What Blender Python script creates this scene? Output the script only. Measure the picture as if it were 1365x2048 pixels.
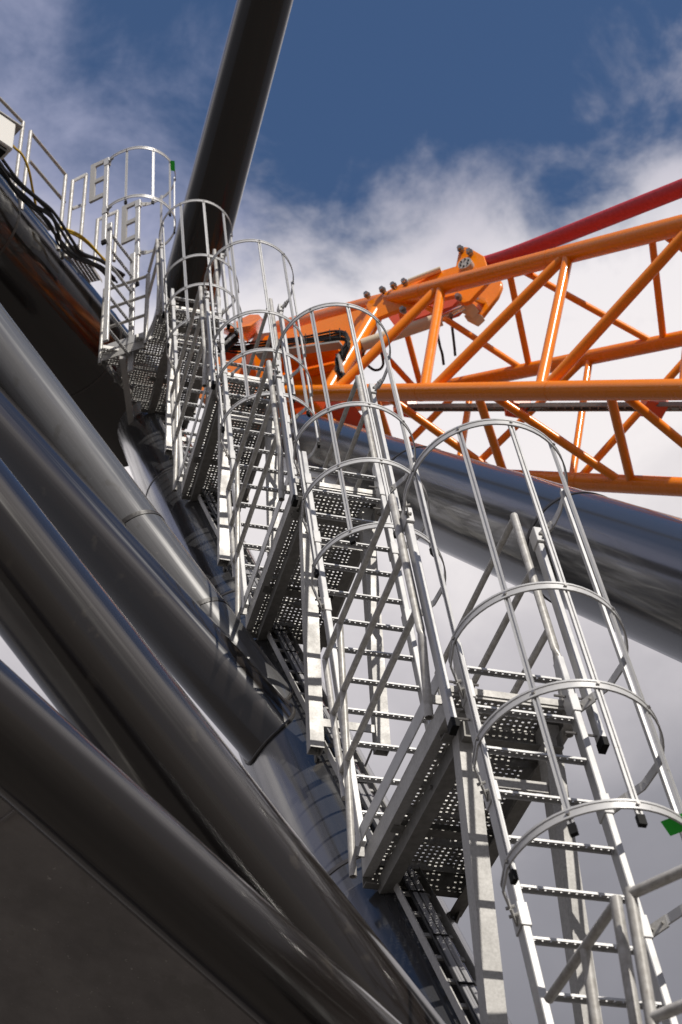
import bpy, bmesh, math, random
from mathutils import Vector, Matrix, Quaternion
random.seed(7)
for o in list(bpy.data.objects): bpy.data.objects.remove(o)
SC = bpy.context.scene
COL = SC.collection

D = {'brace_a': [(-3.373, 4.224, 7.952), (0.098, 3.416, 1.772), 0.24],
 'brace_b': [(-3.252, 4.162, 6.547), (0.105, 3.222, 1.481), 0.24],
 'brace_c': [(-3.402, -0.509, 1.372), (0.443, 0.633, -2.704), 0.25],
 'brace_d': [(-3.317, -1.332, -0.746), (0.561, 0.665, -2.584), 0.195],
 'girder': [(-3.871, -0.996, -0.058), (0.628, 1.242, -2.259), (-2.227, 4.477, -0.0), (0.029, 0.014, 0.073)],
 'head': [(-5.383, 4.68, 11.79), (-0.072, 11.543, 13.119), 0.8],
 'mast': [(1.095, 4.637, 18.629), (0.286, 10.121, 13.155), 0.375],
 'leg2': [(1.889, -4.214, -4.081), (1.227, 6.933, 8.39), 0.39],
 'leg1': [(0.302, -2.293, -6.832), (-0.117, 9.404, 10.798), 0.39],
 'chords': [[(5.651, 2.593, 8.882), (2.055, 11.075, 15.092), 0.115], [(5.273, 3.101, 6.383), (1.602, 9.862, 12.331), 0.11], [(6.514, 4.2, 9.082), (2.515, 11.789, 14.011), 0.095],
            [(5.928, 4.407, 6.366), (2.522, 10.888, 12.093), 0.105]],
 'braces': [[(4.249, 5.9, 11.303), (3.662, 6.069, 8.994), 0.065], [(4.237, 5.928, 11.324), (2.917, 7.441, 10.201), 0.065], [(4.955, 4.235, 10.084), (3.684, 6.028, 8.958), 0.065],
            [(4.968, 4.205, 10.062), (4.492, 4.539, 7.648), 0.065], [(3.409, 7.881, 12.753), (2.869, 7.529, 10.279), 0.065], [(3.395, 7.915, 12.778), (2.153, 8.847, 11.438), 0.065],
            [(2.955, 8.953, 13.539), (2.097, 8.95, 11.529), 0.1], [(4.954, 7.161, 11.005), (4.448, 7.223, 8.854), 0.045], [(4.926, 7.214, 11.04), (3.718, 8.613, 10.083), 0.045],
            [(4.076, 8.827, 12.087), (3.662, 8.719, 10.176), 0.045], [(4.035, 8.903, 12.137), (3.05, 9.884, 11.206), 0.045], [(5.73, 5.687, 10.048), (4.48, 7.163, 8.801), 0.045],
            [(3.873, 6.788, 11.954), (4.521, 7.981, 11.538), 0.0425], [(3.925, 6.665, 11.863), (5.394, 6.325, 10.462), 0.0425], [(4.717, 4.797, 10.496), (5.445, 6.228, 10.399), 0.0425],
            [(4.756, 4.703, 10.427), (6.137, 4.915, 9.547), 0.0425], [(3.074, 8.673, 13.333), (3.66, 9.615, 12.599), 0.0425], [(3.163, 8.463, 13.179), (4.484, 8.052, 11.584), 0.0425],
            [(2.644, 9.686, 14.075), (3.63, 9.672, 12.636), 0.0425], [(3.247, 6.832, 9.666), (4.007, 8.062, 9.596), 0.0525], [(3.319, 6.7, 9.549), (4.772, 6.607, 8.309), 0.05],
            [(4.079, 5.299, 8.317), (4.813, 6.528, 8.24), 0.0525], [(4.134, 5.2, 8.229), (5.403, 5.407, 7.249), 0.05], [(2.483, 8.239, 10.903), (3.215, 9.57, 10.928), 0.0525],
            [(2.551, 8.115, 10.794), (3.983, 8.108, 9.636), 0.05], [(1.855, 9.396, 11.921), (3.133, 9.726, 11.066), 0.05]],
 'nb': (0.702, 0.712, 0.0),
 'jib_front': [(2.709, 8.977, 13.475), (3.099, 8.592, 13.536), (3.475, 8.221, 13.448), (3.697, 8.002, 13.388), (3.749, 7.951, 13.676), (3.794, 7.907, 13.709), (3.849, 7.853, 13.649), (3.991, 7.713, 13.335),
               (4.013, 7.69, 13.079), (4.005, 7.699, 12.834), (3.79, 7.911, 12.599), (3.723, 7.976, 12.616), (3.672, 8.027, 12.709), (3.659, 8.039, 12.83), (3.073, 8.617, 13.044), (2.774, 8.912, 13.072)],
 'jib_back': [(3.899, 8.949, 14.082), (4.493, 8.364, 13.729), (4.488, 8.368, 13.606), (4.432, 8.423, 13.446), (4.251, 8.602, 13.197), (4.19, 8.662, 13.176), (4.142, 8.71, 13.258), (4.133, 8.718, 13.368),
              (4.1, 8.751, 13.751)],
 'jib_body': [(3.121, 9.352, 13.802), (3.866, 8.618, 13.643), (3.933, 8.552, 13.419), (3.845, 8.638, 13.328), (3.217, 9.258, 13.441)],
 'jib_disc': (3.806, 7.878, 13.252),
 'jib_bolts': [(2.736, 8.907, 13.549), (2.906, 8.739, 13.508), (3.026, 8.62, 13.497), (3.145, 8.503, 13.467), (3.761, 7.896, 13.614), (3.847, 7.811, 13.474), (3.677, 7.979, 12.706), (3.101, 8.547, 12.933)],
 'web': [(1.595, 10.18, 13.829), (2.229, 9.555, 13.631), (2.951, 8.843, 13.408), (2.881, 8.911, 13.098), (2.459, 9.328, 12.106), (1.834, 9.944, 12.474), (1.526, 10.248, 12.761), (1.445, 10.327, 13.554)],
 'web_fl': [(1.664, 10.077, 12.957), (2.471, 9.282, 12.655)],
 'web_low': [(1.821, 9.906, 12.354), (2.491, 9.246, 11.783), (2.303, 9.431, 11.822), (2.176, 9.556, 11.73), (2.097, 9.634, 11.603), (1.95, 9.779, 11.844)],
 'foot': [(0.91, 11.479, 14.374), (1.01, 11.38, 14.262), (1.17, 11.222, 14.545), (1.538, 10.859, 14.356), (1.895, 10.508, 13.96), (1.995, 10.409, 12.954), (1.879, 10.524, 12.942), (0.916, 11.473, 13.722)],
 'cyl': [(2.61, 8.922, 12.542), (3.527, 8.364, 12.679), (3.796, 8.141, 12.75)],
 'clevis': [(3.691, 8.156, 12.769), (3.849, 8.169, 12.704), (3.931, 8.082, 12.768), (3.771, 8.088, 12.814)],
 'pins': [[(3.89, 8.137, 13.021), (4.278, 8.581, 13.469)], [(3.826, 8.219, 12.955), (4.227, 8.7, 13.361)]],
 'topcyl': [(3.165, 8.419, 13.407), (3.532, 8.135, 13.436)],
 'pend': [(4.026, 8.041, 13.522), (4.288, 7.169, 12.866), (5.119, 4.579, 11.152), (5.799, 2.452, 9.745)],
 'hoses': [[(3.486, 8.421, 12.632), (3.577, 8.591, 12.425), (3.627, 8.661, 12.336), (3.667, 8.752, 12.228)], [(3.647, 8.26, 12.674), (3.749, 8.509, 12.38), (3.783, 8.602, 12.273)],
           [(2.632, 8.962, 12.493), (2.666, 9.055, 12.384), (2.784, 9.097, 12.301), (2.857, 9.087, 12.289), (2.903, 9.051, 12.311), (2.912, 8.998, 12.364), (2.857, 8.902, 12.483)]],
 'mach': [(0.839, 9.424, 12.963), (1.126, 9.741, 13.577), (1.287, 9.787, 13.773), (1.375, 9.625, 13.616), (1.319, 9.26, 13.127), (1.135, 9.103, 12.757), (0.991, 9.161, 12.744), (1.599, 10.18, 14.149),
          (1.595, 10.59, 14.316), (1.448, 10.57, 14.087), (1.21, 10.395, 14.052), (0.991, 10.126, 13.663)],
 'mach2': [(1.429, 10.465, 13.907), (1.503, 10.336, 14.018), (1.725, 10.256, 14.029), (1.649, 10.406, 13.897), (1.538, 10.856, 14.352), (1.599, 10.728, 14.467), (1.826, 10.646, 14.478), (1.749, 10.799, 14.343)],
 'redh': [(0.99, 10.313, 13.615), (1.117, 10.24, 13.651), (1.228, 10.288, 13.564), (1.21, 10.401, 13.452), (1.072, 10.428, 13.468), (1.124, 10.838, 14.209), (1.256, 10.762, 14.246), (1.363, 10.814, 14.157),
          (1.344, 10.93, 14.041), (1.203, 10.958, 14.058)],
 'boom_cable': [(0.955, 10.219, 13.485), (1.159, 10.019, 13.239), (1.416, 9.765, 13.052), (1.696, 9.489, 12.886), (1.971, 9.218, 12.723), (2.23, 8.962, 12.591), (2.337, 8.857, 12.533), (2.398, 8.797, 12.434),
                (2.41, 8.786, 12.308), (2.346, 8.848, 12.185), (2.284, 8.91, 12.082), (2.274, 8.919, 11.956), (2.311, 8.883, 11.794), (2.379, 8.816, 11.628)],
 'blackcab': [(0.858, 9.896, 13.056), (0.954, 9.823, 13.101), (1.025, 9.737, 13.168), (1.103, 9.678, 13.205)],
 'ctray': [[(3.085, 9.179, 11.747), (5.059, 5.303, 8.337)], [(3.139, 9.342, 11.856), (5.146, 5.462, 8.44)]],
 'ctbr': [(3.243, 9.136, 11.741), (4.06, 7.469, 10.253), (4.887, 5.791, 8.773)],
 'wg1': {'posts': [[(-2.187, 7.563, 14.113), (-2.187, 7.563, 12.581)]], 'rails': [[(-2.193, 7.565, 14.113), (-2.936, 6.68, 13.797)]]},
 'wg2': {'posts': [[(-2.075, 7.675, 14.108), (-2.075, 7.675, 12.499)], [(-1.528, 8.362, 14.249), (-1.528, 8.362, 12.703)]],
         'rails': [[(-2.073, 7.684, 14.098), (-1.528, 8.362, 14.249)], [(-2.032, 7.928, 13.829), (-1.488, 8.605, 13.982)]]},
 'wg3': {'posts': [[(-1.422, 8.453, 14.269), (-1.422, 8.453, 12.701)], [(-1.234, 8.659, 14.733), (-1.234, 8.659, 13.077)]],
         'rails': [[(-1.421, 8.457, 14.264), (-1.234, 8.659, 14.733)], [(-1.381, 8.701, 13.995), (-1.195, 8.928, 14.439)]]},
 'wg4': {'posts': [[(-0.711, 9.253, 14.832), (-0.711, 9.253, 13.756)], [(-1.0, 8.962, 14.193), (-1.0, 8.962, 13.233)]], 'rails': [[(-1.0, 8.962, 14.193), (-0.71, 9.258, 14.827)]]},
 'jbox': [(-2.641, 6.301, 12.021)],
 'cab_a': [[(-2.687, 6.548, 12.222), (-2.417, 6.868, 12.245), (-2.206, 7.112, 12.218), (-1.991, 7.308, 12.24), (-1.769, 7.487, 12.277), (-1.641, 7.632, 12.232), (-1.494, 7.874, 12.228), (-1.314, 8.053, 12.279),
            (-1.008, 8.249, 12.419), (-0.744, 8.512, 12.503)],
           [(-2.657, 6.524, 12.238), (-2.386, 6.843, 12.261), (-2.175, 7.087, 12.234), (-1.959, 7.282, 12.256), (-1.737, 7.462, 12.293), (-1.609, 7.607, 12.248), (-1.462, 7.848, 12.245), (-1.282, 8.027, 12.295),
            (-0.975, 8.223, 12.436), (-0.711, 8.486, 12.52)],
           [(-2.71, 6.579, 12.198), (-2.44, 6.899, 12.22), (-2.23, 7.143, 12.193), (-2.014, 7.339, 12.215), (-1.793, 7.519, 12.252), (-1.665, 7.664, 12.206), (-1.518, 7.906, 12.202), (-1.339, 8.086, 12.253),
            (-1.033, 8.282, 12.392), (-0.769, 8.546, 12.476)],
           [(-2.638, 6.499, 12.259), (-2.368, 6.818, 12.282), (-2.157, 7.061, 12.255), (-1.941, 7.256, 12.277), (-1.718, 7.435, 12.315), (-1.59, 7.58, 12.27), (-1.443, 7.822, 12.266), (-1.263, 8.0, 12.317),
            (-0.956, 8.196, 12.458), (-0.691, 8.458, 12.542)],
           [(-2.663, 6.574, 12.187), (-2.393, 6.895, 12.21), (-2.182, 7.139, 12.182), (-1.966, 7.335, 12.204), (-1.744, 7.514, 12.241), (-1.616, 7.66, 12.195), (-1.469, 7.902, 12.191), (-1.289, 8.081, 12.241),
            (-0.982, 8.278, 12.381), (-0.718, 8.541, 12.465)],
           [(-2.733, 6.553, 12.233), (-2.464, 6.873, 12.256), (-2.254, 7.117, 12.229), (-2.039, 7.312, 12.251), (-1.817, 7.492, 12.288), (-1.69, 7.637, 12.243), (-1.543, 7.879, 12.239), (-1.364, 8.058, 12.29),
            (-1.058, 8.254, 12.43), (-0.795, 8.517, 12.514)],
           [(-2.618, 6.538, 12.211), (-2.347, 6.857, 12.234), (-2.136, 7.101, 12.206), (-1.919, 7.297, 12.228), (-1.697, 7.476, 12.265), (-1.569, 7.621, 12.22), (-1.421, 7.863, 12.216), (-1.241, 8.042, 12.267),
            (-0.933, 8.238, 12.406), (-0.668, 8.501, 12.49)],
           [(-2.688, 6.597, 12.172), (-2.418, 6.918, 12.194), (-2.207, 7.162, 12.166), (-1.992, 7.358, 12.188), (-1.77, 7.538, 12.224), (-1.642, 7.684, 12.179), (-1.495, 7.926, 12.174), (-1.316, 8.105, 12.224),
            (-1.009, 8.302, 12.364), (-0.745, 8.566, 12.447)]],
 'cab_y': [[(-2.486, 6.672, 12.769), (-2.303, 6.922, 12.745), (-2.167, 7.032, 12.734), (-2.063, 7.194, 12.679), (-1.975, 7.467, 12.661), (-1.909, 7.643, 12.605)],
           [(-1.603, 7.937, 12.643), (-1.436, 8.014, 12.656), (-1.261, 8.156, 12.748), (-1.082, 8.271, 12.717), (-0.891, 8.464, 12.75)],
           [(-1.57, 7.941, 12.628), (-1.376, 7.998, 12.653), (-1.197, 8.156, 12.726), (-1.012, 8.296, 12.668), (-0.851, 8.497, 12.702)], [(-2.167, 7.032, 12.734), (-2.047, 7.211, 12.657), (-1.872, 7.534, 12.558)]],
 'wdeck': [[(-2.611, 7.485, 13.294), (-1.553, 8.863, 13.734)], [(-1.259, 8.596, 13.176), (-0.839, 9.348, 13.439)]],
 'l5': [(-0.985, 7.531, 12.188), 0.8425, 0.025],
 'strut4': [[(-0.704, 7.886, 10.409), (-0.378, 9.003, 10.314)]],
 'cam': {'C': (-2.653, -6.643, -5.433), 'R': [[0.964718, -0.259973, -0.041639], [0.145921, 0.659587, -0.737328], [0.21915, 0.705237, 0.674251]], 'f': 3649.6},
 'T': (-0.085, 2.362, 3.56),
 'lean': 0.22838,
 'pit': 0.2905}

V = Vector
T = V(D['T']); LEAN = D['lean']; PIT = D['pit']

# ---------------------------------------------------------------- camera
cam = bpy.data.cameras.new('camera'); cam_ob = bpy.data.objects.new('camera', cam); COL.objects.link(cam_ob)
R = D['cam']['R']
rt, dn, fw = V(R[0]), V(R[1]), V(R[2])
M = Matrix((rt, -dn, -fw)).transposed().to_4x4(); M.translation = V(D['cam']['C'])
cam_ob.matrix_world = M
cam.sensor_fit = 'VERTICAL'; cam.sensor_height = 36.0; cam.sensor_width = 24.0
cam.lens = D['cam']['f'] / 2048 * 36
cam.clip_start = .1; cam.clip_end = 6000
cam.dof.use_dof = True; cam.dof.focus_distance = 11.5; cam.dof.aperture_fstop = 4.2
SC.camera = cam_ob

# ---------------------------------------------------------------- light
SUN = V((.19, -.68, .70)).normalized()          # direction towards the sun
world = bpy.data.worlds.new('World'); SC.world = world; world.use_nodes = True
sun = bpy.data.lights.new('sun', 'SUN'); sun.energy = 3.3; sun.angle = math.radians(.5); sun.color = (1, .94, .85)
sun_ob = bpy.data.objects.new('sun', sun); COL.objects.link(sun_ob)
sun_ob.rotation_euler = SUN.to_track_quat('Z', 'Y').to_euler()
SC.view_settings.view_transform = 'Standard'; SC.view_settings.look = 'None'
SC.view_settings.exposure = 0.36; SC.view_settings.gamma = 1; SC.view_settings.use_curve_mapping = False

def build_world():
    nt = world.node_tree; nt.nodes.clear(); L = nt.links.new
    def N(t, **kw):
        n = nt.nodes.new(t)
        for k, v in kw.items(): setattr(n, k, v)
        return n
    sky = N('ShaderNodeTexSky'); sky.sky_type = 'NISHITA'; sky.sun_disc = False
    sky.sun_elevation = math.asin(SUN.z); sky.sun_rotation = math.atan2(SUN.x, SUN.y)
    sky.altitude = 0; sky.air_density = 1.0; sky.dust_density = .0; sky.ozone_density = 6.0
    bg1 = N('ShaderNodeBackground'); bg1.inputs['Strength'].default_value = .078
    L(sky.outputs[0], bg1.inputs['Color'])
    tc = N('ShaderNodeTexCoord')
    sep = N('ShaderNodeSeparateXYZ'); L(tc.outputs['Generated'], sep.inputs[0])
    def math_(op, a, b=None, c=None):
        m = N('ShaderNodeMath', operation=op)
        for i, v in enumerate((a, b, c)):
            if v is None: continue
            if isinstance(v, (int, float)): m.inputs[i].default_value = v
            else: L(v, m.inputs[i])
        return m.outputs[0]
    def noise(scale, detail, rough, off, dist=0.0):
        mp = N('ShaderNodeMapping'); mp.inputs['Location'].default_value = off; mp.inputs['Scale'].default_value = (1, 1, 1.35)
        L(tc.outputs['Generated'], mp.inputs[0])
        n = N('ShaderNodeTexNoise'); n.inputs['Scale'].default_value = scale; n.inputs['Detail'].default_value = detail
        n.inputs['Roughness'].default_value = rough; n.inputs['Distortion'].default_value = dist
        L(mp.outputs[0], n.inputs[0]); return n.outputs[0]
    big = noise(5.5, 3, .5, CLOUD_OFF[0])
    mid = noise(13.0, 10, .60, CLOUD_OFF[1], .25)
    wisp = noise(6.5, 10, .62, CLOUD_OFF[2], .5)
    z = sep.outputs[2]
    ctr = lambda n: math_('SUBTRACT', n, .5)
    # thick bank that fills the lower sky, ragged upper edge
    d = math_('SUBTRACT', math_('MULTIPLY_ADD', sep.outputs[0], EDGE_X, EDGE_0), z)
    d = math_('ADD', d, math_('MULTIPLY', ctr(mid), .13))
    d = math_('ADD', d, math_('MULTIPLY', ctr(big), .12))
    rb = N('ShaderNodeMapRange', interpolation_type='SMOOTHSTEP'); L(d, rb.inputs[0])
    rb.inputs[1].default_value = -.022; rb.inputs[2].default_value = .035; rb.inputs[3].default_value = 0; rb.inputs[4].default_value = 1
    # thin veil higher up
    vd = math_('SUBTRACT', math_('MULTIPLY_ADD', sep.outputs[0], -.34, .872), z)
    vd = math_('ADD', vd, math_('MULTIPLY', ctr(wisp), .26))
    w = N('ShaderNodeMapRange', interpolation_type='SMOOTHSTEP'); L(vd, w.inputs[0])
    w.inputs[1].default_value = -.01; w.inputs[2].default_value = .10; w.inputs[3].default_value = 0; w.inputs[4].default_value = .75
    # cloud brightness: bright puffs near the top edge, greyer base low down
    base = N('ShaderNodeValToRGB')
    e = base.color_ramp.elements
    e[0].position = .40; e[0].color = (.235, .235, .265, 1)
    e[1].position = .80; e[1].color = (.62, .60, .68, 1)
    for pos, c in ((.52, (.33, .325, .36)), (.62, (.64, .61, .64)), (.69, (.97, .92, .92)), (.755, (.93, .89, .91))):
        q = e.new(pos); q.color = (*c, 1)
    L(math_('ADD', z, math_('ADD', math_('MULTIPLY', ctr(mid), .10), math_('MULTIPLY', ctr(big), .10))), base.inputs[0])
    bg2 = N('ShaderNodeBackground'); bg2.inputs['Strength'].default_value = .74
    L(base.outputs[0], bg2.inputs['Color'])
    bg3 = N('ShaderNodeBackground'); bg3.inputs['Color'].default_value = (.36, .37, .50, 1); bg3.inputs['Strength'].default_value = 1.0
    mixa = N('ShaderNodeMixShader'); L(w.outputs[0], mixa.inputs[0]); L(bg1.outputs[0], mixa.inputs[1]); L(bg3.outputs[0], mixa.inputs[2])
    mixb = N('ShaderNodeMixShader'); L(rb.outputs[0], mixb.inputs[0]); L(mixa.outputs[0], mixb.inputs[1]); L(bg2.outputs[0], mixb.inputs[2])
    out = N('ShaderNodeOutputWorld'); L(mixb.outputs[0], out.inputs[0])
CLOUD_OFF = ((2.91, 1.36, 5.86), (.65, 4.82, 3.29), (.52, 4.57, .34)); EDGE_X = .05; EDGE_0 = .768
build_world()

# ---------------------------------------------------------------- materials
def mat(name, base, rough=.5, metal=0., coat=0., spots=None, bump=0., streak=None, rvar=0., coord='Object', scale=1., aniso=0., spec=None, flecks=()):
    m = bpy.data.materials.new(name); m.use_nodes = True
    nt = m.node_tree; p = nt.nodes['Principled BSDF']; L = nt.links.new
    p.inputs['Base Color'].default_value = (*base, 1); p.inputs['Roughness'].default_value = rough
    p.inputs['Metallic'].default_value = metal; p.inputs['Coat Weight'].default_value = coat; p.inputs['Coat Roughness'].default_value = .08
    tc = nt.nodes.new('ShaderNodeTexCoord')
    src = tc.outputs[coord]
    if streak:
        mp = nt.nodes.new('ShaderNodeMapping'); mp.inputs['Scale'].default_value = streak; L(src, mp.inputs[0]); ssrc = mp.outputs[0]
    else: ssrc = src
    if spots:
        n = nt.nodes.new('ShaderNodeTexNoise'); n.inputs['Scale'].default_value = spots[0]; n.inputs['Detail'].default_value = 6; n.inputs['Roughness'].default_value = .65
        L(ssrc, n.inputs[0])
        r = nt.nodes.new('ShaderNodeValToRGB'); e = r.color_ramp.elements
        e[0].position = spots[2]; e[0].color = (*spots[1], 1); e[1].position = spots[3]; e[1].color = (*base, 1)
        L(n.outputs[0], r.inputs[0]); L(r.outputs[0], p.inputs['Base Color'])
    for fs, fc, ft in flecks:
        nf = nt.nodes.new('ShaderNodeTexNoise'); nf.inputs['Scale'].default_value = fs; nf.inputs['Detail'].default_value = 4; nf.inputs['Roughness'].default_value = .6
        mpf = nt.nodes.new('ShaderNodeMapping'); mpf.inputs['Location'].default_value = (fs, 1.7, fs * .3); L(src, mpf.inputs[0]); L(mpf.outputs[0], nf.inputs[0])
        mrf = nt.nodes.new('ShaderNodeMapRange'); mrf.inputs[1].default_value = ft; mrf.inputs[2].default_value = ft + .05; L(nf.outputs[0], mrf.inputs[0])
        mx = nt.nodes.new('ShaderNodeMix'); mx.data_type = 'RGBA'; L(mrf.outputs[0], mx.inputs[0])
        bi = p.inputs['Base Color']
        if bi.links: L(bi.links[0].from_socket, mx.inputs[6])
        else: mx.inputs[6].default_value = (*base, 1)
        mx.inputs[7].default_value = (*fc, 1); L(mx.outputs[2], bi)
    if rvar:
        n2 = nt.nodes.new('ShaderNodeTexNoise'); n2.inputs['Scale'].default_value = 9 * scale; n2.inputs['Detail'].default_value = 7; L(ssrc, n2.inputs[0])
        mr = nt.nodes.new('ShaderNodeMapRange'); mr.inputs[3].default_value = max(.02, rough - rvar); mr.inputs[4].default_value = rough + rvar
        mr.inputs[1].default_value = .3; mr.inputs[2].default_value = .7
        L(n2.outputs[0], mr.inputs[0]); L(mr.outputs[0], p.inputs['Roughness'])
    if bump:
        n3 = nt.nodes.new('ShaderNodeTexNoise'); n3.inputs['Scale'].default_value = 14 * scale; n3.inputs['Detail'].default_value = 5; L(ssrc, n3.inputs[0])
        b = nt.nodes.new('ShaderNodeBump'); b.inputs['Strength'].default_value = bump; b.inputs['Distance'].default_value = .01
        L(n3.outputs[0], b.inputs['Height']); L(b.outputs[0], p.inputs['Normal'])
    if spec is not None: p.inputs['Specular IOR Level'].default_value = spec
    if aniso: p.inputs['Anisotropic'].default_value = aniso
    return m
GALV = mat('galvanised_steel', (.45, .443, .43), .48, .08, flecks=((7, (.24, .15, .085), .735), (60, (.50, .49, .48), .66)), spots=(64, (.35, .343, .33), .36, .62), bump=.12, rvar=.1)
GALV_TUBE = mat('galvanised_pipe', (.50, .49, .47), .40, .12, flecks=((11, (.26, .17, .10), .71),), spots=(26, (.33, .315, .29), .34, .62), rvar=.12)
ALU = mat('ladder_aluminium', (.50, .50, .50), .38, .15, flecks=((30, (.34, .33, .31), .66),), spots=(20, (.46, .46, .465), .3, .6), rvar=.08)
DKST = mat('support_steel', (.24, .235, .22), .55, .15, spots=(22, (.17, .165, .155), .35, .65), rvar=.1)
BLK = mat('black_rubber', (.008, .008, .008), .7, spec=.2)
CABLE = mat('black_cable', (.018, .018, .019), .38)
CABG = mat('grey_cable', (.30, .30, .31), .45)
YEL = mat('yellow_cable', (.62, .40, .02), .45)
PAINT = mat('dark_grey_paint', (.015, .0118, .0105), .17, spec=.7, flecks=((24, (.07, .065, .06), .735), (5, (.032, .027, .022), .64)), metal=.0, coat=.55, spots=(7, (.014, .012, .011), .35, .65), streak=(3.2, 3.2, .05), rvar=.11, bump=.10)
PAINT2 = mat('grey_leg_paint', (.040, .041, .045), .2, .0, spec=.6, flecks=((22, (.10, .095, .09), .735), (4, (.065, .062, .06), .64)), coat=.3, spots=(5, (.034, .034, .036), .35, .65), streak=(2.5, 2.5, .08), rvar=.11, bump=.10)
PAINT_L = mat('smooth_grey_paint', (.040, .041, .045), .17, .0, spec=.6, coat=.4, flecks=((30, (.10, .095, .09), .745),), spots=(3, (.034, .035, .038), .35, .65), streak=(2, 2, .08), rvar=.04, bump=.025)
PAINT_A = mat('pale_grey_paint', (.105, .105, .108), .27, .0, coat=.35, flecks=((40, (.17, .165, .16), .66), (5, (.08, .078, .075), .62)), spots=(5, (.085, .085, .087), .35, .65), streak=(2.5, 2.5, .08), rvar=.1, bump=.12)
PAINT_B = mat('black_paint', (.008, .0075, .0075), .13, .0, coat=.25, spots=(6, (.014, .011, .009), .35, .65), streak=(3, 3, .06), rvar=.09, bump=.12)
PAINT_M = mat('matt_dark_paint', (.30, .285, .275), .5, .0, flecks=((26, (.48, .46, .44), .68), (60, (.55, .52, .49), .69), (5, (.22, .21, .20), .60)), spots=(2.2, (.20, .19, .185), .38, .66), rvar=.12, bump=.3)
WELD = mat('weld_bead', (.040, .036, .033), .45, .0, spots=(60, (.022, .02, .019), .35, .65), bump=.5)
ORANGE = mat('orange_paint', (.98, .265, .002), .26, .0, coat=.2, spec=.5, flecks=((16, (.55, .13, .01), .72),), spots=(3, (.95, .24, .003), .3, .7), rvar=.05, bump=.03)
REDOR = mat('red_orange_paint', (.62, .075, .010), .34, .0, coat=.3)
RED = mat('red_sleeve', (.42, .008, .016), .6, spots=(9, (.50, .03, .045), .35, .7), bump=.5, streak=(3, 3, 1))
CREAM = mat('cream_paint', (.70, .60, .46), .4, coat=.2)
CHROME = mat('chrome_rod', (.75, .75, .75), .15, 1.)
BOLT = mat('bolt_steel', (.30, .29, .28), .35, .8)
WHITE = mat('white_enclosure', (.72, .71, .68), .4)
GREEN = mat('green_tag', (.02, .58, .04), .5)
CONC = mat('dark_deck', (.092, .082, .074), .85, spots=(.4, (.065, .057, .051), .35, .65))
LEAF = mat('rust_brown', (.45, .20, .07), .7)

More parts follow.
